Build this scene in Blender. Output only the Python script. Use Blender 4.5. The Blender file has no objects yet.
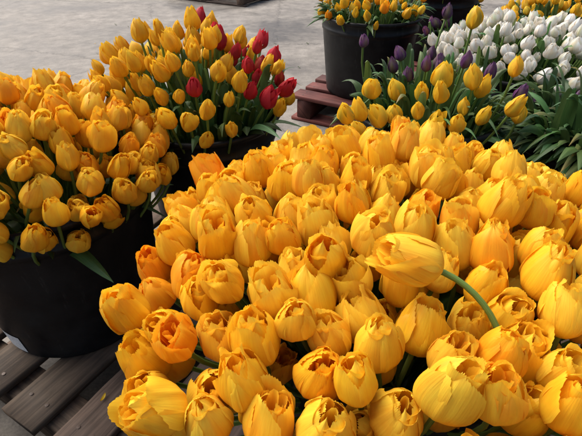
import bpy, math, numpy as np
from mathutils import Vector
rng = np.random.default_rng(11)
D = bpy.data
scene = bpy.context.scene
scene.view_settings.view_transform = 'Standard'
scene.view_settings.look = 'None'
scene.view_settings.exposure = 0

# ------------------------------------------------------------ utilities
def nrm(v):
    v = np.asarray(v, float); return v/np.linalg.norm(v)

def link(o, parent=None):
    scene.collection.objects.link(o)
    if parent is not None: o.parent = parent
    return o

def empty(name, loc=(0,0,0)):
    e = D.objects.new(name, None); e.location = loc; e.empty_display_size = .1
    return link(e)

def quad_mesh(name, V, F, mat, parent=None, smooth=True, attrs=None):
    V = np.asarray(V, np.float32); F = np.asarray(F, np.int32)
    me = D.meshes.new(name)
    k = F.shape[1]
    me.vertices.add(len(V)); me.vertices.foreach_set('co', V.ravel())
    me.loops.add(F.size); me.loops.foreach_set('vertex_index', F.ravel())
    me.polygons.add(len(F)); me.polygons.foreach_set('loop_start', np.arange(0, F.size, k, dtype=np.int32))
    me.update(calc_edges=True)
    if smooth: me.polygons.foreach_set('use_smooth', np.ones(len(F), bool))
    for an, (typ, arr) in (attrs or {}).items():
        a = me.attributes.new(an, typ, 'POINT')
        key = {'FLOAT_COLOR':'color','FLOAT_VECTOR':'vector','FLOAT':'value'}[typ]
        a.data.foreach_set(key, np.asarray(arr, np.float32).ravel())
    me.materials.append(mat); me.validate()
    o = D.objects.new(name, me)
    return link(o, parent)

class Acc:
    def __init__(s): s.V=[];s.F=[];s.C=[];s.U=[];s.n=0
    def add(s,V,F,C,U):
        s.V.append(V); s.F.append(F+s.n); s.C.append(C); s.U.append(U); s.n+=len(V)
    def build(s,name,mat,parent=None,smooth=True):
        if not s.V: return None
        return quad_mesh(name,np.vstack(s.V),np.vstack(s.F),mat,parent,smooth,
            {'col':('FLOAT_COLOR',np.vstack(s.C)),'puv':('FLOAT_VECTOR',np.vstack(s.U))})

def grid_faces(nr,nc,off=0):
    i=np.arange(nr-1)[:,None]*nc+np.arange(nc-1)[None,:]
    i=i.ravel()+off
    return np.stack([i,i+1,i+nc+1,i+nc],1)

# ------------------------------------------------------------ materials
def newmat(name):
    m=D.materials.new(name); m.use_nodes=True
    nt=m.node_tree; nt.nodes.clear()
    return m,nt,nt.nodes,nt.links
def N(ns,t,**k):
    n=ns.new(t)
    for a,b in k.items():
        if a=='ins':
            for i,v in b.items(): n.inputs[i].default_value=v
        else: setattr(n,a,b)
    return n
def ramp(ns,stops):
    r=ns.new('ShaderNodeValToRGB'); e=r.color_ramp.elements
    while len(e)>1: e.remove(e[-1])
    e[0].position=stops[0][0]; e[0].color=stops[0][1]
    for p,c in stops[1:]:
        x=e.new(p); x.color=c
    return r
def g(v): return (v,v,v,1)

def petal_material():
    m,nt,ns,ln=newmat('tulip_petal')
    out=N(ns,'ShaderNodeOutputMaterial')
    col=N(ns,'ShaderNodeAttribute',attribute_name='col')
    uv=N(ns,'ShaderNodeAttribute',attribute_name='puv')
    mp=N(ns,'ShaderNodeMapping'); mp.inputs['Scale'].default_value=(8,.8,37)
    ln.new(uv.outputs['Vector'],mp.inputs['Vector'])
    no=N(ns,'ShaderNodeTexNoise',ins={'Scale':2.2,'Detail':3.0,'Roughness':.55})
    ln.new(mp.outputs[0],no.inputs['Vector'])
    mp2=N(ns,'ShaderNodeMapping'); mp2.inputs['Scale'].default_value=(1.2,1.3,37)
    ln.new(uv.outputs['Vector'],mp2.inputs['Vector'])
    no2=N(ns,'ShaderNodeTexNoise',ins={'Scale':1.6,'Detail':2.0})
    ln.new(mp2.outputs[0],no2.inputs['Vector'])
    r1=ramp(ns,[(.25,(.96,.87,.8,1)),(.6,(1.01,1.02,1.05,1))])
    ln.new(no.outputs['Fac'],r1.inputs[0])
    r2=ramp(ns,[(.3,(.98,.83,.75,1)),(.62,(1.01,1.05,1.2,1))])
    ln.new(no2.outputs['Fac'],r2.inputs[0])
    m1=N(ns,'ShaderNodeMix',data_type='RGBA',blend_type='MULTIPLY'); m1.inputs[0].default_value=.9
    ln.new(col.outputs['Color'],m1.inputs[6]); ln.new(r1.outputs[0],m1.inputs[7])
    m2=N(ns,'ShaderNodeMix',data_type='RGBA',blend_type='MULTIPLY'); m2.inputs[0].default_value=.9
    ln.new(m1.outputs[2],m2.inputs[6]); ln.new(r2.outputs[0],m2.inputs[7])
    bp=N(ns,'ShaderNodeBump',ins={'Strength':.28,'Distance':.0015}); ln.new(no.outputs['Fac'],bp.inputs['Height'])
    p=N(ns,'ShaderNodeBsdfPrincipled',ins={'Roughness':.5,'Specular IOR Level':.3})
    ln.new(m2.outputs[2],p.inputs['Base Color']); ln.new(bp.outputs[0],p.inputs['Normal'])
    t=N(ns,'ShaderNodeBsdfTranslucent'); ln.new(m2.outputs[2],t.inputs['Color'])
    mx=N(ns,'ShaderNodeMixShader'); mx.inputs[0].default_value=.36
    ln.new(p.outputs[0],mx.inputs[1]); ln.new(t.outputs[0],mx.inputs[2]); ln.new(mx.outputs[0],out.inputs[0])
    return m

def leaf_material():
    m,nt,ns,ln=newmat('tulip_leaf')
    out=N(ns,'ShaderNodeOutputMaterial')
    col=N(ns,'ShaderNodeAttribute',attribute_name='col')
    uv=N(ns,'ShaderNodeAttribute',attribute_name='puv')
    mp=N(ns,'ShaderNodeMapping'); mp.inputs['Scale'].default_value=(14,.6,23)
    ln.new(uv.outputs['Vector'],mp.inputs['Vector'])
    no=N(ns,'ShaderNodeTexNoise',ins={'Scale':1.5,'Detail':3.0})
    ln.new(mp.outputs[0],no.inputs['Vector'])
    r1=ramp(ns,[(.3,(.62,.66,.6,1)),(.65,(1.15,1.1,1.1,1))]); ln.new(no.outputs['Fac'],r1.inputs[0])
    m1=N(ns,'ShaderNodeMix',data_type='RGBA',blend_type='MULTIPLY'); m1.inputs[0].default_value=1
    ln.new(col.outputs['Color'],m1.inputs[6]); ln.new(r1.outputs[0],m1.inputs[7])
    bp=N(ns,'ShaderNodeBump',ins={'Strength':.3,'Distance':.001}); ln.new(no.outputs['Fac'],bp.inputs['Height'])
    p=N(ns,'ShaderNodeBsdfPrincipled',ins={'Roughness':.45,'Specular IOR Level':.4})
    ln.new(m1.outputs[2],p.inputs['Base Color']); ln.new(bp.outputs[0],p.inputs['Normal'])
    t=N(ns,'ShaderNodeBsdfTranslucent'); ln.new(m1.outputs[2],t.inputs['Color'])
    mx=N(ns,'ShaderNodeMixShader'); mx.inputs[0].default_value=.2
    ln.new(p.outputs[0],mx.inputs[1]); ln.new(t.outputs[0],mx.inputs[2]); ln.new(mx.outputs[0],out.inputs[0])
    return m

def plastic_material():
    m,nt,ns,ln=newmat('black_bucket_plastic')
    out=N(ns,'ShaderNodeOutputMaterial')
    tc=N(ns,'ShaderNodeTexCoord')
    no=N(ns,'ShaderNodeTexNoise',ins={'Scale':14.0,'Detail':6.0,'Roughness':.65}); ln.new(tc.outputs['Object'],no.inputs['Vector'])
    r=ramp(ns,[(.4,(.006,.006,.007,1)),(.75,(.020,.019,.018,1))]); ln.new(no.outputs['Fac'],r.inputs[0])
    rr=ramp(ns,[(.35,g(.36)),(.7,g(.6))]); ln.new(no.outputs['Fac'],rr.inputs[0])
    mpw=N(ns,'ShaderNodeMapping'); mpw.inputs['Scale'].default_value=(22,22,2.0); ln.new(tc.outputs['Object'],mpw.inputs['Vector'])
    sc=N(ns,'ShaderNodeTexNoise',ins={'Scale':3.0,'Detail':8.0,'Roughness':.8}); ln.new(mpw.outputs[0],sc.inputs['Vector'])
    rs=ramp(ns,[(.58,(0,0,0,1)),(.70,(.04,.037,.033,1))]); ln.new(sc.outputs['Fac'],rs.inputs[0])
    ad=N(ns,'ShaderNodeMix',data_type='RGBA',blend_type='ADD'); ad.inputs[0].default_value=1
    ln.new(r.outputs[0],ad.inputs[6]); ln.new(rs.outputs[0],ad.inputs[7])
    n2=N(ns,'ShaderNodeTexNoise',ins={'Scale':260.0}); ln.new(tc.outputs['Object'],n2.inputs['Vector'])
    bp=N(ns,'ShaderNodeBump',ins={'Strength':.15,'Distance':.0006}); ln.new(n2.outputs['Fac'],bp.inputs['Height'])
    p=N(ns,'ShaderNodeBsdfPrincipled',ins={'Specular IOR Level':.25})
    ln.new(ad.outputs[2],p.inputs['Base Color']); ln.new(rr.outputs[0],p.inputs['Roughness']); ln.new(bp.outputs[0],p.inputs['Normal'])
    ln.new(p.outputs[0],out.inputs[0]); return m

def wood_material(name,dark,light,):
    m,nt,ns,ln=newmat(name)
    out=N(ns,'ShaderNodeOutputMaterial')
    uv=N(ns,'ShaderNodeAttribute',attribute_name='puv')   # (across, along, board id) metres
    c=N(ns,'ShaderNodeAttribute',attribute_name='col')
    mp=N(ns,'ShaderNodeMapping'); mp.inputs['Scale'].default_value=(60,3.5,60)
    ln.new(uv.outputs['Vector'],mp.inputs['Vector'])
    no=N(ns,'ShaderNodeTexNoise',ins={'Scale':1.6,'Detail':7.0,'Roughness':.62,'Distortion':.6}); ln.new(mp.outputs[0],no.inputs['Vector'])
    n2=N(ns,'ShaderNodeTexNoise',ins={'Scale':7.0,'Detail':5.0}); ln.new(uv.outputs['Vector'],n2.inputs['Vector'])
    r=ramp(ns,[(.3,dark),(.7,light)]); ln.new(no.outputs['Fac'],r.inputs[0])
    r2=ramp(ns,[(.3,(.5,.47,.45,1)),(.7,(1.2,1.2,1.2,1))]); ln.new(n2.outputs['Fac'],r2.inputs[0])
    m1=N(ns,'ShaderNodeMix',data_type='RGBA',blend_type='MULTIPLY'); m1.inputs[0].default_value=1
    ln.new(r.outputs[0],m1.inputs[6]); ln.new(r2.outputs[0],m1.inputs[7])
    m2=N(ns,'ShaderNodeMix',data_type='RGBA',blend_type='MULTIPLY'); m2.inputs[0].default_value=1
    ln.new(m1.outputs[2],m2.inputs[6]); ln.new(c.outputs['Color'],m2.inputs[7])
    bp=N(ns,'ShaderNodeBump',ins={'Strength':.6,'Distance':.002}); ln.new(no.outputs['Fac'],bp.inputs['Height'])
    p=N(ns,'ShaderNodeBsdfPrincipled',ins={'Roughness':.7,'Specular IOR Level':.3})
    ln.new(m2.outputs[2],p.inputs['Base Color']); ln.new(bp.outputs[0],p.inputs['Normal']); ln.new(p.outputs[0],out.inputs[0])
    return m

def concrete_material():
    m,nt,ns,ln=newmat('concrete')
    out=N(ns,'ShaderNodeOutputMaterial')
    tc=N(ns,'ShaderNodeTexCoord')
    a=N(ns,'ShaderNodeTexNoise',ins={'Scale':1.3,'Detail':8.0,'Roughness':.65,'Distortion':.5}); ln.new(tc.outputs['Object'],a.inputs['Vector'])
    b=N(ns,'ShaderNodeTexNoise',ins={'Scale':9.0,'Detail':8.0,'Roughness':.72}); ln.new(tc.outputs['Object'],b.inputs['Vector'])
    c=N(ns,'ShaderNodeTexNoise',ins={'Scale':160.0,'Detail':3.0}); ln.new(tc.outputs['Object'],c.inputs['Vector'])
    ra=ramp(ns,[(.36,(.11,.095,.08,1)),(.5,(.21,.188,.163,1)),(.64,(.30,.272,.24,1))]); ln.new(a.outputs['Fac'],ra.inputs[0])
    rb=ramp(ns,[(.3,g(.58)),(.62,g(1.08))]); ln.new(b.outputs['Fac'],rb.inputs[0])
    rc=ramp(ns,[(.3,g(.75)),(.65,g(1.1))]); ln.new(c.outputs['Fac'],rc.inputs[0])
    m1=N(ns,'ShaderNodeMix',data_type='RGBA',blend_type='MULTIPLY'); m1.inputs[0].default_value=1
    ln.new(ra.outputs[0],m1.inputs[6]); ln.new(rb.outputs[0],m1.inputs[7])
    m2=N(ns,'ShaderNodeMix',data_type='RGBA',blend_type='MULTIPLY'); m2.inputs[0].default_value=1
    ln.new(m1.outputs[2],m2.inputs[6]); ln.new(rc.outputs[0],m2.inputs[7])
    v=N(ns,'ShaderNodeTexVoronoi',feature='DISTANCE_TO_EDGE',ins={'Scale':.45})
    ad=N(ns,'ShaderNodeMix',data_type='RGBA',blend_type='LINEAR_LIGHT'); ad.inputs[0].default_value=.12
    ln.new(tc.outputs['Object'],ad.inputs[6]); ln.new(b.outputs['Color'],ad.inputs[7]); ln.new(ad.outputs[2],v.inputs['Vector'])
    rv=ramp(ns,[(0,g(.45)),(.005,g(1))]); ln.new(v.outputs['Distance'],rv.inputs[0])
    m3=N(ns,'ShaderNodeMix',data_type='RGBA',blend_type='MULTIPLY'); m3.inputs[0].default_value=.8
    ln.new(m2.outputs[2],m3.inputs[6]); ln.new(rv.outputs[0],m3.inputs[7])
    bp=N(ns,'ShaderNodeBump',ins={'Strength':.5,'Distance':.004}); ln.new(b.outputs['Fac'],bp.inputs['Height'])
    rr=ramp(ns,[(.35,g(.42)),(.6,g(.75))]); ln.new(a.outputs['Fac'],rr.inputs[0])
    p=N(ns,'ShaderNodeBsdfPrincipled',ins={'Specular IOR Level':.3}); ln.new(m3.outputs[2],p.inputs['Base Color']); ln.new(rr.outputs[0],p.inputs['Roughness'])
    ln.new(bp.outputs[0],p.inputs['Normal']); ln.new(p.outputs[0],out.inputs[0])
    return m

def simple(name,c,rough=.6):
    m,nt,ns,ln=newmat(name)
    out=N(ns,'ShaderNodeOutputMaterial'); tc=N(ns,'ShaderNodeTexCoord')
    no=N(ns,'ShaderNodeTexNoise',ins={'Scale':30.0,'Detail':4.0}); ln.new(tc.outputs['Object'],no.inputs['Vector'])
    r=ramp(ns,[(.3,tuple(x*.8 for x in c)+(1,)),(.7,tuple(min(1,x*1.1) for x in c)+(1,))]); ln.new(no.outputs['Fac'],r.inputs[0])
    p=N(ns,'ShaderNodeBsdfPrincipled',ins={'Roughness':rough}); ln.new(r.outputs[0],p.inputs['Base Color']); ln.new(p.outputs[0],out.inputs[0])
    return m

M_PETAL=petal_material(); M_LEAF=leaf_material(); M_PLASTIC=plastic_material()
M_WOOD=wood_material('weathered_pallet_wood',(.050,.034,.025,1),(.18,.125,.092,1))
M_RED=wood_material('red_painted_pallet_wood',(.07,.018,.014,1),(.19,.058,.045,1))
M_CONC=concrete_material()
M_WATER=simple('bucket_water',(.02,.025,.02),.1)

# ------------------------------------------------------------ tulips
YEL=np.array([.95,.60,.022]); ORG=np.array([.93,.37,.012]); LEMON=np.array([.96,.70,.06])
RED=np.array([.50,.025,.035]); PUR=np.array([.10,.035,.11]); WHT=np.array([.86,.86,.76]); GRN=np.array([.34,.40,.05])
FLAME=np.array([.90,.22,.012])

def head_shape(r, fringe, openness, Rm, nc, nr, slim=1.0):
    """unit-height tulip head. returns V,F,U(w,s,petal)"""
    Vs=[];Fs=[];Us=[];n=0
    ph0=r.uniform(0,6.28)
    lean=r.normal(0,.05,2)
    for layer in (0,1):
        for k in range(3):
            phi0=ph0+k*2.094+layer*1.047+r.normal(0,.10)
            w=np.linspace(-1,1,nc)
            v=np.append(np.linspace(0,.97,nr-1),1.0) if fringe else np.linspace(0,1,nr)
            W,Vv=np.meshgrid(w,v)
            cut=r.uniform(.18,.34)*(1.0 if fringe else 1.6)
            top=(1.0+(0.03 if layer else 0)+r.normal(0,.045))*(1-cut*np.abs(w)**(2.1 if fringe else 1.7))
            S=Vv*top[None,:]
            if fringe:
                low=np.interp(w,np.linspace(-1,1,9),r.normal(0,.012,9))
                S=S*(1+low[None,:]*Vv**3)
                sp=np.zeros(nc); sp[::2]=r.uniform(.0,.017,len(sp[::2])); sp[1::2]=-r.uniform(.008,.018,len(sp[1::2]))
                S[-1]+=sp
            tp=np.clip(openness+r.normal(0,.09)-(.08 if layer else 0),.12,1.1)
            a=np.clip(S/.38,0,1); lo=.17+.83*(1-(1-a)**2.1)**.8
            b=np.clip((S-.38)/.62,0,1.2); hi=1-(1-tp)*b**1.9
            R=np.where(S<.38,lo,hi)*Rm*(1.04 if layer==0 else .90)
            wp=Rm*slim*(.34+.96*np.sin(np.clip(S/.45,0,1)*1.57))*(1-.34*np.clip((S-.5)/.5,0,1.2)**2)
            if not fringe: wp=wp*(1-.35*np.clip((S-.5)/.5,0,1.2)**2)
            Th=np.clip(wp/np.maximum(R,.02),0,1.25)
            rf=r.uniform(.010,.032)*(1.2 if fringe else .5)
            ruff=rf*np.clip(S-.35,0,1)**1.3*2*np.sin(W*r.uniform(2.5,5)+r.uniform(0,6.28)+S*3)
            fine=(.004 if fringe else 0)*np.clip(S-.85,0,1)*6*np.sin(W*13+r.uniform(0,6.28))
            keel=.026*np.exp(-(W/.13)**2)*np.sin(np.clip(S,0,1)*3.14)
            edge=r.normal(.045,.035)*W**2*np.clip(S,0,1)
            curl=r.choice([0,.02,.05,-.05])*np.clip((S-.8)/.2,0,1.2)**2
            dent=.024*np.sin(W*r.uniform(1.5,3.5)+S*r.uniform(3,6)+r.uniform(0,6))
            flat=-.03*np.cos(W*2.2)*np.sin(np.clip(S,0,1)*3.14)
            Rr=R+ruff+fine-keel*(-1 if layer==0 else 1)+edge+dent*S+curl+(flat if layer==0 else 0)
            Rr=np.maximum(Rr,.01)
            if fringe: Rr[-1]+=r.normal(.0,.006,nc)
            A=phi0+W*Th+r.normal(0,.14)*S
            tl=r.normal(.01,.03)
            Z=S*(1-.05*W**2)-.05*np.clip(S-.75,0,1)*(1-tp)*2
            X=Rr*np.cos(A)+tl*S*math.cos(phi0)+lean[0]*S*S; Y=Rr*np.sin(A)+tl*S*math.sin(phi0)+lean[1]*S*S
            Vs.append(np.stack([X.ravel(),Y.ravel(),Z.ravel()],1))
            Us.append(np.stack([W.ravel(),S.ravel(),np.full(W.size,layer*3+k+r.uniform(0,.5))],1))
            Fs.append(grid_faces(nr,nc,n)); n+=W.size
    if fringe:   # folded inner tepals filling the mouth
        for k in range(5):
            phi=ph0+.5+k*1.257+r.normal(0,.3); nc2,nr2=13,8
            w=np.linspace(-1,1,nc2); v=np.append(np.linspace(.25,.97,nr2-1),1); W,Vv=np.meshgrid(w,v)
            S=Vv*(.95+r.normal(0,.035))*(1-.12*W**2); S[-1,::2]+=.008; S[-1,1::2]-=.008
            Rr=Rm*((.12 if k%2 else .34)+.14*r.random()+.30*np.clip(S,0,1)*openness)+.035*np.sin(W*3.5+k*2)*S
            A=phi+W*1.2
            Vs.append(np.stack([(Rr*np.cos(A)+lean[0]*S).ravel(),(Rr*np.sin(A)+lean[1]*S).ravel(),(S*.98).ravel()],1))
            Us.append(np.stack([W.ravel(),S.ravel(),np.full(W.size,7+k)],1))
            Fs.append(grid_faces(nr2,nc2,n)); n+=W.size
    return np.vstack(Vs),np.vstack(Fs),np.vstack(Us)

r0=np.random.default_rng(5)
HI=[head_shape(r0,True,r0.uniform(.28,.54) if i%7 else r0.uniform(.60,.72),r0.uniform(.345,.395),37,14) for i in range(32)]
MIDF=[head_shape(r0,True,r0.uniform(.26,.52),r0.uniform(.335,.385),21,10) for _ in range(16)]
LOC=[head_shape(r0,False,r0.uniform(.15,.4),r0.uniform(.27,.33),11,9) for _ in range(12)]
LOW=[head_shape(r0,False,r0.uniform(.25,.5),r0.uniform(.33,.38),11,9) for _ in range(10)]

def frame(axis,spin):
    z=nrm(axis); h=np.array([0,1,0.]) if abs(z[1])<.9 else np.array([1,0,0.])
    x=nrm(np.cross(h,z)); y=np.cross(z,x)
    c,s=math.cos(spin),math.sin(spin)
    return np.stack([c*x+s*y,-s*x+c*y,z],1)   # columns

def add_head(acc,shape,pos,axis,H,color,r,blush=None,bl=0.):
    V,F,U=shape
    M=frame(axis,r.uniform(0,6.28))
    P=(V*H*np.array([r.uniform(.92,1.08),r.uniform(.92,1.08),r.uniform(.94,1.06)]))@M.T+pos
    s=np.clip(U[:,1],0,1)[:,None]; w=np.abs(U[:,0])[:,None]
    C=np.repeat(color[None,:],len(V),0).astype(float)
    basef=np.clip(1-s/.18,0,1)*.4
    C=C*(1-basef)+GRN*basef*(1.0)
    if blush is not None:
        f=bl*np.clip(1-w*1.3,0,1)*np.clip(np.sin(s*3.14),0,1)
        C=C*(1-f)+blush*f
    if color[0]>.7 and color[2]<.2:
        if r.random()<.22:               # orange-red flush towards the petal edges
            f=np.clip((w-.45)/.55,0,1)*np.clip(s*1.4,0,1)*r.uniform(.2,.5); C=C*(1-f)+FLAME*f
        else:                            # fringe a little lighter
            f=np.clip((s-.84)/.16,0,1)*.5+np.clip(w-.82,0,1)*1.6; f=np.clip(f,0,.65)
            C=C*(1-f)+LEMON*f
    rid=r.uniform(0,40)
    U2=U.copy(); U2[:,2]+=rid
    acc.add(P,F,np.hstack([C,np.ones((len(V),1))]),U2)

def tube(acc,P,rad,color,r,ns=7):
    P=np.asarray(P); n=len(P)
    T=np.gradient(P,axis=0); T/=np.linalg.norm(T,axis=1)[:,None]
    ref=np.array([.31,.95,.05]); X=np.cross(T,ref); X/=np.linalg.norm(X,axis=1)[:,None]; Y=np.cross(T,X)
    a=np.linspace(0,2*math.pi,ns+1)
    V=(P[:,None,:]+rad*(np.cos(a)[None,:,None]*X[:,None,:]+np.sin(a)[None,:,None]*Y[:,None,:])).reshape(-1,3)
    C=np.tile(np.append(color,1),(len(V),1))
    U=np.stack([np.tile(a,n)/3,np.repeat(np.linspace(0,3,n),ns+1),np.full(len(V),r.uniform(0,9))],1)
    acc.add(V,grid_faces(n,ns+1),C,U)

def bez(a,b,c,d,n):
    t=np.linspace(0,1,n)[:,None]
    return (1-t)**3*a+3*(1-t)**2*t*b+3*(1-t)*t*t*c+t**3*d

def stem(acc,root,pos,axis,r,rad=.0030):
    L=np.linalg.norm(pos-root)
    P=bez(root,root+np.array([0,0,L*.35]),pos-nrm(axis)*L*.33,pos+nrm(axis)*.004,10)
    c=np.array([.17,.28,.06])*r.uniform(.75,1.2)
    tube(acc,P,rad,c,r)

def leaf(acc,root,outdir,length,width,rise,droop,r,tint=1.0):
    o=nrm([outdir[0],outdir[1],0]); up=np.array([0,0,1.])
    a=root; d=root+o*length*(1-rise)*.95+up*length*rise-up*droop*length
    b=root+up*length*.40+o*length*.08; c=root+o*length*.45*(1-rise)+up*length*(rise*.9+.12)
    n=11; m=7
    P=bez(a,b,c,d,n)
    T=np.gradient(P,axis=0); T/=np.linalg.norm(T,axis=1)[:,None]
    side0=np.cross(o,up); tw=r.normal(0,.5); t=np.linspace(0,1,n)
    S=[];Nn=[]
    for i in range(n):
        s=side0-T[i]*np.dot(side0,T[i]); s=nrm(s); q=np.cross(T[i],s); an=tw*t[i]
        s2=math.cos(an)*s+math.sin(an)*q; S.append(s2); Nn.append(np.cross(T[i],s2))
    S=np.array(S);Nn=np.array(Nn)
    wd=width*np.sin(np.clip(t*.93+.07,0,1)*3.14159)**.75*(1-.25*t)
    wd[-1]=.0006
    W=np.linspace(-1,1,m)
    fold=r.uniform(.25,.6)
    wav=r.uniform(0,.12)*np.sin(t*r.uniform(8,14)+r.uniform(0,6))
    V=P[:,None,:]+S[:,None,:]*(W[None,:,None]*wd[:,None,None]*.5)+Nn[:,None,:]*((np.abs(W)[None,:,None]*fold*wd[:,None,None]*.5)+(W[None,:,None]*wav[:,None,None]*wd[:,None,None]))
    V=V.reshape(-1,3)
    base=np.array([.060,.125,.040])*tint*r.uniform(.6,1.45)
    base=base*np.array([r.uniform(.8,1.4),1,r.uniform(.7,1.2)])
    tt=np.repeat(t,m)[:,None]
    C=base[None,:]*(1-.0*tt)+np.array([.05,.06,.01])*np.clip(.3-tt,0,1)
    if r.random()<.12: C=C*(1-tt**6)+np.array([.32,.22,.06])*tt**6
    U=np.stack([np.tile(W,n),np.repeat(t*6,m),np.full(len(V),r.uniform(0,30))],1)
    acc.add(V,grid_faces(n,m),np.hstack([C,np.ones((len(V),1))]),U)

# ------------------------------------------------------------ bucket
def bucket(parent,cx,cy,z0,R,r_b,H):
    prof=[(0,.004),(r_b*.96,.004),(r_b*.985,.0),(r_b,.006)]
    def rad(z): return r_b+(R-r_b)*z/H
    for z in np.linspace(.02,H*.80,6): prof.append((rad(z),z))
    prof+=[(rad(H*.82),H*.82),(rad(H*.82)+.004,H*.825),(rad(H*.86)+.004,H*.86),(rad(H*.865)+.0005,H*.865),(rad(H*.94),H*.94),
           (R,H*.955),(R+.007,H*.96),(R+.010,H*.975),(R+.009,H*.993),(R+.005,H),(R-.001,H*.998),(R-.004,H*.985)]
    for z in np.linspace(H*.95,.012,6): prof.append((rad(z)-.004,z))
    prof.append((0,.011))
    n=96; a=np.linspace(0,2*math.pi,n+1)[:-1]
    V=[];F=[]
    for (rr,z) in prof:
        for t in a: V.append((cx+rr*math.cos(t),cy+rr*math.sin(t),z0+z))
    for i in range(len(prof)-1):
        for j in range(n):
            k=(j+1)%n; F.append((i*n+j,i*n+k,(i+1)*n+k,(i+1)*n+j))
    o=quad_mesh('bucket',V,F,M_PLASTIC,parent)
    zz=H*.45; rw=rad(zz)-.006
    ring=[(cx+rw*math.cos(t),cy+rw*math.sin(t),z0+zz) for t in a]
    me=D.meshes.new('water'); me.from_pydata(ring,[],[list(range(n))]); me.materials.append(M_WATER)
    link(D.objects.new('water',me),parent)
    return o

def bunch(name,c,R,rb,H,heads,leaves,seed,z0=.14):
    """heads: list of (pos(base),axis,kind,size,color,blush,bl)"""
    r=np.random.default_rng(seed)
    par=empty(name,(0,0,0))
    bucket(par,c[0],c[1],z0,R,rb,H)
    ha,sa,la=Acc(),Acc(),Acc()
    for h in heads:
        pos=np.array(h[0],float); ax=nrm(h[1])
        lib=h[2]; add_head(ha,lib[r.integers(len(lib))],pos,ax,h[3],h[4],r,h[5],h[6])
        d=pos[:2]-np.array(c); L=np.linalg.norm(d); 
        q=min(L*.45,rb*.7)
        root=np.array([c[0]+(d[0]/(L+1e-6))*q,c[1]+(d[1]/(L+1e-6))*q,z0+H*.35]) if len(h)<8 else np.array(h[7])
        if len(h)<9: stem(sa,root,pos,ax,r)
        else: tube(sa,h[8],.0034,np.array([.19,.30,.06]),r)
    for lf in leaves: leaf(la,*lf[:-1],r,lf[-1])
    ha.build('tulip_heads',M_PETAL,par); sa.build('stems',M_LEAF,par); la.build('leaves',M_LEAF,par)
    return par

def dome(r,c,Rd,mind,ztop,drop,n,jz=.012,tilt=.5,rand=.17,avoid=(),asp=1.0,pw=2.2):
    pts=[];out=[]
    for _ in range(n):
        rho=Rd*math.sqrt(r.random()); th=r.uniform(0,6.283)
        x=c[0]+rho*math.cos(th)*asp; y=c[1]+rho*math.sin(th)
        q=rho/Rd; z=ztop-drop*q**pw+np.clip(r.normal(0,jz),-2*jz,1.6*jz)
        p=np.array([x,y,z])
        if any(np.linalg.norm(p-np.array(a))<m for a,m in avoid): continue
        if pts:
            dd=np.array(pts)-p; dd[:,2]*=.55
            if np.min(np.linalg.norm(dd,axis=1))<mind: continue
        pts.append(p)
        ax=np.array([math.cos(th)*tilt*q**1.3,math.sin(th)*tilt*q**1.3,1])+np.append(r.normal(0,rand,2),0)
        out.append((p,nrm(ax)))
    return out

def yel(r):
    u=r.random()
    if u<.09: return ORG*.6+YEL*.4
    t=r.uniform(0,.9)
    return (YEL*(1-t)+LEMON*t)*r.uniform(.96,1.02) if u>.28 else YEL*.85+ORG*.15

def ring_leaves(r,c,rb,z,n,L,W,rise,droop,tint=1.0,th=None,inner=0.0):
    out=[]
    for i in range(n):
        t=r.uniform(0,6.283) if th is None else r.uniform(*th)
        q=rb*r.uniform(.55-inner,.95)
        root=np.array([c[0]+q*math.cos(t),c[1]+q*math.sin(t),z])
        t2=t+r.normal(0,.35)
        out.append((root,(math.cos(t2),math.sin(t2)),L*r.uniform(.7,1.2),W*r.uniform(.7,1.25),np.clip(r.normal(rise,.13),.05,.97),max(0,r.normal(droop,.08)),tint))
    return out

# ---- front bunch (fringed yellow)
r=np.random.default_rng(21)
C=(.165,.465); heads=[]
hero=np.array([.150,.338,.668])
avoid=[((.115,.335,.62),.050),((.155,.325,.59),.034),((.205,.290,.60),.034),((.218,.258,.585),.030),((.33,.205,.56),.045)]
up=dome(r,C,.358,.0395,.605,.075,19000,jz=.015,tilt=.20,rand=.19,avoid=avoid,asp=1.03,pw=2.8)
for p,a in up:
    b=None if r.random()>.25 else ORG
    heads.append((p,a,HI,.0635*r.uniform(.86,1.12),yel(r),b,r.uniform(.2,.8)))
for p,a in dome(r,C,.355,.050,.548,.080,3000,jz=.01,tilt=.35,asp=1.02):
    heads.append((p,a,MIDF,.060,yel(r)*.98,ORG,.3))
st=bez(np.array([.222,.272,.50]),np.array([.232,.258,.615]),np.array([.205,.318,.662]),hero+np.array([-.003,0,.002]),16)
heads.append((hero,(-.74,-.05,.50),HI,.070,YEL*.5+LEMON*.5,None,0,(0,0,0),st))
leaves=ring_leaves(r,C,.17,.40,60,.23,.03,.6,.03,1.1,inner=.4)
leaves+=[((.28,.33,.42),(.4,-.7),.24,.030,.75,.0,1.3),((.30,.34,.42),(.6,-.5),.26,.034,.7,.02,1.2),((.26,.33,.42),(.1,-.8),.22,.028,.7,.0,1.1)]
leaves=[(np.array(l[0],float),)+tuple(l[1:]) for l in leaves]
bunch('bucket_of_yellow_fringed_tulips',C,.20,.17,.38,heads,leaves,1)

# ---- left bunch
r=np.random.default_rng(31)
C=(-.53,.80); heads=[]
for p,a in dome(r,(-.555,.815),.275,.036,.635,.135,12000,jz=.014,tilt=.42,rand=.22,asp=1.05,pw=2.4):
    heads.append((p,a,MIDF,.056*r.uniform(.88,1.12),yel(r),ORG,r.uniform(0,.5)))
for p,a in dome(r,(-.545,.81),.25,.05,.565,.10,1500,jz=.012,tilt=.6):
    heads.append((p,a,MIDF,.053,yel(r),ORG,.3))
leaves=ring_leaves(r,C,.18,.40,60,.22,.03,.5,.08,1.0,inner=.3)
lb=bunch('bucket_of_yellow_fringed_tulips',C,.22,.185,.38,heads,leaves,2)

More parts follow.
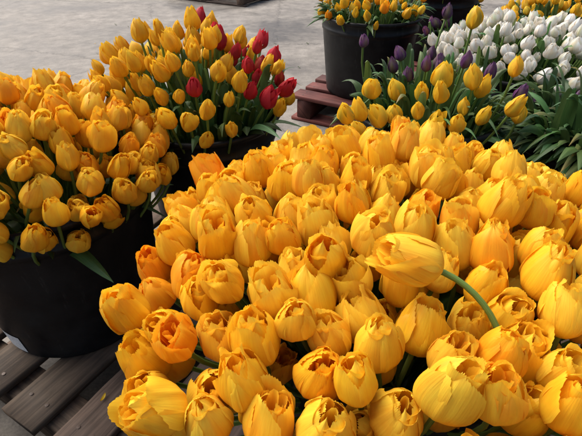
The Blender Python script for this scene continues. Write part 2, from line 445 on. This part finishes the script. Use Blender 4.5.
# label on left bucket
a=np.linspace(math.radians(-125),math.radians(-109),12); V=[];U=[]
for j,z in enumerate(np.linspace(.014,.068,8)):
    for i,t in enumerate(a):
        rr=.185+.035*z/.38+.0012
        V.append((C[0]+rr*math.cos(t),C[1]+rr*math.sin(t),.14+z)); U.append((i/11,j/7,0))
m,nt,ns,ln=newmat('paper_label')
o_=N(ns,'ShaderNodeOutputMaterial'); uvn=N(ns,'ShaderNodeAttribute',attribute_name='puv')
br=N(ns,'ShaderNodeTexBrick',ins={'Color1':(.35,.35,.36,1),'Color2':(.75,.75,.73,1),'Mortar':(.78,.78,.76,1),'Scale':7.0,'Mortar Size':.06,'Row Height':.45,'Brick Width':.4})
ln.new(uvn.outputs['Vector'],br.inputs['Vector'])
p_=N(ns,'ShaderNodeBsdfPrincipled',ins={'Roughness':.5}); ln.new(br.outputs['Color'],p_.inputs['Base Color']); ln.new(p_.outputs[0],o_.inputs[0])
quad_mesh('label',V,grid_faces(8,12),m,lb,True,{'puv':('FLOAT_VECTOR',U)})

# ---- middle bunch : yellow + red tall tulips
r=np.random.default_rng(41)
C=(-.23,1.12); heads=[]
for p,a in dome(r,(-.245,1.12),.235,.033,.680,.11,4600,jz=.030,tilt=.5,rand=.14)[:125]:
    red=(p[0]>C[0]+.05 and r.random()<.42) or (p[0]>C[0]-.02 and r.random()<.05)
    col=RED*r.uniform(.8,1.4) if red else (YEL*.7+LEMON*.3)*r.uniform(.88,1.0)
    bl=None if red and r.random()<.6 else ORG*.8
    heads.append((p,a,LOC if r.random()<.75 else LOW,.050*r.uniform(.78,1.18),col,bl,r.uniform(.0,.5)))
leaves=ring_leaves(r,C,.165,.44,110,.25,.030,.72,.0,1.25,inner=.4)+ring_leaves(r,C,.17,.46,80,.20,.028,.55,.08,1.2)
bunch('bucket_of_yellow_and_red_tulips',C,.19,.16,.38,heads,leaves,3)

# ---- mixed yellow / purple bunch
r=np.random.default_rng(51)
C=(.37,1.14); heads=[]
Y1=[(.12,.86,.62),(.20,1.03,.61),(.34,.97,.62),(.42,1.0,.64),(.49,.97,.68),(.48,.92,.61),(.46,1.19,.73),(.37,.92,.57),(.24,.97,.57),(.29,.95,.59),(.16,.94,.59),(.43,.94,.58),
    (.31,1.0,.61),(.26,1.04,.60),(.36,1.04,.63),(.53,.97,.57),(.40,.97,.59),(.21,.95,.57),(.28,.91,.555),(.33,.94,.56),(.15,.89,.57),(.45,1.03,.61)]
P1=[(.19,1.24,.63),(.35,1.19,.64),(.43,1.12,.64),(.285,1.09,.62),(.50,1.09,.62),(.44,1.35,.70),(.40,1.22,.63),(.54,1.02,.60),(.33,1.08,.62),(.25,1.15,.63),(.47,1.17,.64),(.38,1.10,.63),(.30,1.20,.65)]
for q in Y1:
    d=np.array([q[0]-C[0],q[1]-C[1]])*1.1
    heads.append((np.array(q)-np.array([0,0,.02]),(d[0]+r.normal(0,.1),d[1]+r.normal(0,.1),1),LOC if r.random()<.6 else LOW,.057*r.uniform(.8,1.12),YEL*.8+LEMON*.2,GRN,r.uniform(.2,.8)))
for q in P1:
    d=np.array([q[0]-C[0],q[1]-C[1]])*1.1
    heads.append((np.array(q)+np.array([r.normal(0,.012),r.normal(0,.012),-.01+r.normal(0,.012)]),(d[0]+r.normal(0,.12),d[1]+r.normal(0,.12),1),LOC,.043*r.uniform(.85,1.1),PUR*r.uniform(.8,1.8),GRN,.3))
leaves=ring_leaves(r,C,.165,.42,170,.25,.024,.70,.02,1.25,inner=.4)+ring_leaves(r,C,.17,.46,90,.22,.024,.5,.1,1.2)
bunch('bucket_of_yellow_and_purple_tulips',C,.19,.16,.38,heads,leaves,4)

# ---- leafy bunch at right edge with purple buds
r=np.random.default_rng(61)
C=(.79,1.05); heads=[]
for p,a in dome(r,C,.22,.07,.55,.07,300,jz=.02,tilt=.6):
    heads.append((p,a,LOC,.045,PUR*r.uniform(.8,1.8),GRN,.4))
heads=heads[:14]
leaves=ring_leaves(r,C,.165,.40,220,.28,.032,.6,.03,1.15,inner=.4)+ring_leaves(r,C,.17,.42,150,.24,.03,.4,.12,1.1,th=(2.6,5.6))
bunch('bucket_of_purple_tulips',C,.19,.16,.33,heads,leaves,5)

# ---- white bunch
r=np.random.default_rng(71)
C=(.80,1.52); heads=[]
for p,a in dome(r,C,.31,.037,.62,.08,5000,jz=.016,tilt=.5,rand=.28):
    heads.append((p,a,LOW,.045*r.uniform(.8,1.15),WHT*r.uniform(.9,1.0),GRN*1.5,r.uniform(.05,.5)))
leaves=ring_leaves(r,C,.17,.44,120,.24,.028,.6,.05,1.2,inner=.4)+ring_leaves(r,C,.15,.46,60,.19,.02,.88,.0,1.4,inner=.5)
bunch('bucket_of_white_tulips',C,.21,.18,.38,heads,leaves,6)

# ---- back buckets
def backbunch(name,C,R,rb,H,seed,nh,cols,size=.052,ztop=.62,spread=1.15,nl=130):
    r=np.random.default_rng(seed); hs=[]
    for p,a in dome(r,C,R*spread,.038,ztop,.08,2000,jz=.025,tilt=.5,rand=.15)[:nh]:
        c=cols[r.integers(len(cols))]*r.uniform(.85,1.05)
        hs.append((p,a,LOC if r.random()<.6 else LOW,size*r.uniform(.85,1.15),c,GRN if r.random()<.5 else ORG,.35))
    lv=ring_leaves(r,C,R*.9,.14+H-.1,nl,.20,.030,.65,.05,1.15,inner=.4)+ring_leaves(r,C,R*.95,.14+H-.06,nl//2,.18,.03,.5,.12,1.1)
    bunch(name,C,R,rb,H,hs,lv,seed)
backbunch('bucket_of_yellow_tulips',(.40,2.37),.245,.205,.38,81,70,[YEL,YEL,LEMON,ORG*.6+YEL*.4],size=.048,ztop=.60,nl=240)
backbunch('bucket_of_yellow_tulips',(.92,3.02),.245,.205,.38,82,90,[YEL,LEMON,YEL,PUR])
backbunch('bucket_of_yellow_tulips',(1.20,2.16),.22,.185,.38,83,70,[YEL,LEMON,YEL],size=.046,ztop=.58)
backbunch('bucket_of_purple_tulips',(.76,2.03),.17,.14,.34,84,12,[PUR,PUR*1.5,PUR],size=.042,ztop=.56,nl=50)
backbunch('bucket_of_yellow_tulips',(1.60,2.75),.22,.185,.38,85,70,[YEL,LEMON,PUR],size=.05)

# ------------------------------------------------------------ pallets
def box(acc,c,ax,ay,hx,hy,hz,cid,tint,r):
    """box centred c, long axis ay; attributes in metres"""
    ax=np.append(nrm(ax),0); ay=np.append(nrm(ay),0); az=np.array([0,0,1.])
    b=.003
    nseg=14
    ys=np.linspace(-hy,hy,nseg)
    prof=[(-hx+b,-hz),(hx-b,-hz),(hx,-hz+b),(hx,hz-b),(hx-b,hz),(-hx+b,hz),(-hx,hz-b),(-hx,-hz+b)]
    warp=r.normal(0,.0012,nseg); V=[];U=[]
    bow=r.normal(0,.0015)
    for i,y in enumerate(ys):
        for (x,z) in prof:
            xx=x+warp[i]*(1 if x>0 else .6); zz=z+bow*(1-(y/hy)**2)
            V.append(np.array(c)+ax*xx+ay*y+az*zz); U.append((xx+(zz*1.0),y,cid*3.7))
    F=[]
    for i in range(nseg-1):
        for j in range(8):
            k=(j+1)%8; F.append((i*8+j,i*8+k,(i+1)*8+k,(i+1)*8+j))
    e=(nseg-1)*8
    for s0,rev in ((0,True),(e,False)):
        for q in ((0,1,2,7),(7,2,3,6),(6,3,4,5)):
            f=tuple(s0+x for x in q); F.append(f[::-1] if rev else f)
    C=np.tile(np.append(np.array(tint),1),(len(V),1))
    acc.add(np.array(V),np.array(F),C,np.array(U))

A=np.array([.5,.8660]); B=np.array([.8660,-.5])
def pallet(name,a0,a1,b0,b1,along,mat,seed,nb=None):
    r=np.random.default_rng(seed); acc=Acc(); par=empty(name)
    if along=='a': L,Wd,o,l,w=a1-a0,b1-b0,A*a0+B*b0,A,B
    else: L,Wd,o,l,w=b1-b0,a1-a0,A*a0+B*b0,B,A
    n=nb or int(Wd/.128); pitch=(Wd-.1)/(n-1); cid=seed
    def tint(): 
        t=r.uniform(.55,1.25); return (t,t*r.uniform(.93,1.03),t*r.uniform(.88,1.05))
    nails=[]
    for i in range(n):
        hw=.049+r.normal(0,.002); cw=.05+i*pitch; cid+=1
        p=o+l*(L/2+r.normal(0,.004))+w*cw
        box(acc,(p[0],p[1],.129),w,l,hw,L/2,.0105,cid,tint(),r)
        for f in (.05,.5,.95):
            for s in (-.022,.022):
                q=o+l*(L*f+r.normal(0,.004))+w*(cw+s+r.normal(0,.003)); nails.append((q[0],q[1],.1402))
        if i%3==0 or i==n-1:
            box(acc,(p[0],p[1],.010),w,l,hw,L/2,.009,cid+50,tint(),r)
    for f in (.05,.5,.95):
        p=o+l*(L*f+(.02 if f<.1 else -.02 if f>.9 else 0))+w*(Wd/2); cid+=1
        box(acc,(p[0],p[1],.0685),l,w,.040,Wd/2-.004,.0485,cid,tuple(np.array(tint())*.8),r)
    acc.build('boards',mat,par,smooth=False)
    V=[];F=[]
    for (x,y,z) in nails:
        k=len(V); V.append((x,y,z+.0012))
        for t in range(8): V.append((x+.004*math.cos(t*.785),y+.004*math.sin(t*.785),z+.0008))
        for t in range(8): F.append((k,k+1+t,k+1+(t+1)%8))
    quad_mesh('nails',V,F,M_NAIL,par)
M_NAIL=simple('rusty_nail',(.10,.06,.04),.5)
pallet('stand_in_pallet',.14,1.05,-1.04,.17,'a',M_WOOD,5)
pallet('stand_in_pallet',-1.02,.105,-1.10,.11,'b',M_WOOD,25)
pallet('stand_in_pallet',-.2,.98,.21,1.40,'a',M_WOOD,45)
pallet('stand_in_pallet',1.10,2.10,-.55,.65,'b',M_WOOD,65)
pallet('red_pallet',1.97,3.05,-1.13,-.16,'b',M_RED,85)
pallet('red_pallet',2.15,3.20,-.12,1.0,'a',M_RED,105)
pallet('stand_in_pallet',4.36,5.35,-4.3,-3.1,'b',M_WOOD,125)  # pallet added far off as stand-in for an unidentified dark shape

# ------------------------------------------------------------ ground
nx=60
xs=np.linspace(-120,120,nx); X,Y=np.meshgrid(xs,xs)
quad_mesh('concrete_ground',np.stack([X.ravel(),Y.ravel(),np.zeros(X.size)],1),grid_faces(nx,nx),M_CONC)

# fallen bits
r=np.random.default_rng(7); acc=Acc()
for _ in range(60):
    if r.random()<.5: x,y,z=r.uniform(-1.8,.4),r.uniform(1.6,4.5),.004
    else: 
        q=A*r.uniform(.2,1.0)+B*r.uniform(-.95,-.2); x,y,z=q[0],q[1],.144
    col=YEL if r.random()<.3 else np.array([.07,.11,.03])
    L=r.uniform(.012,.035); W=L*r.uniform(.25,.5); t=np.linspace(-1,1,6); s=np.linspace(-1,1,4)
    S,T=np.meshgrid(s,t); an=r.uniform(0,6.28)
    px=T*L*.5; py=S*W*.5*np.sqrt(np.clip(1.02-T**2,0,1)); pz=z+.25*W*S**2+.15*L*T**2
    V=np.stack([(x+px*math.cos(an)-py*math.sin(an)).ravel(),(y+px*math.sin(an)+py*math.cos(an)).ravel(),pz.ravel()],1)
    acc.add(V,grid_faces(6,4),np.tile(np.append(col,1),(len(V),1)),np.stack([S.ravel(),T.ravel(),S.ravel()*0],1))
acc.build('fallen_petals_and_leaf_bits',M_LEAF)

# ------------------------------------------------------------ light
w=D.worlds.new('World'); scene.world=w; w.use_nodes=True
nt=w.node_tree; nt.nodes.clear()
bg=nt.nodes.new('ShaderNodeBackground'); sk=nt.nodes.new('ShaderNodeTexSky'); ow=nt.nodes.new('ShaderNodeOutputWorld')
sk.sky_type='NISHITA'; sk.sun_disc=False
el,az=math.radians(54),math.radians(-50)   # azimuth from +Y toward +X
sk.sun_elevation=el; sk.sun_rotation=az; sk.dust_density=4.0; sk.ozone_density=.4
bg.inputs['Strength'].default_value=.15
nt.links.new(sk.outputs[0],bg.inputs[0]); nt.links.new(bg.outputs[0],ow.inputs[0])
L=D.lights.new('sun','SUN'); L.energy=5.0; L.angle=math.radians(60); L.color=(1,.95,.88)
lo=D.objects.new('sun',L); link(lo)
sd=Vector((math.sin(az)*math.cos(el),math.cos(az)*math.cos(el),math.sin(el)))
lo.rotation_euler=sd.to_track_quat('Z','Y').to_euler(); lo.location=sd*10

# ------------------------------------------------------------ camera
cam=D.cameras.new('camera'); cam.lens=27.2; cam.sensor_width=36; cam.clip_start=.02; cam.clip_end=500
co=D.objects.new('camera',cam); link(co); co.location=(0,0,.98)
co.rotation_euler=(math.radians(90-36),0,0); scene.camera=co
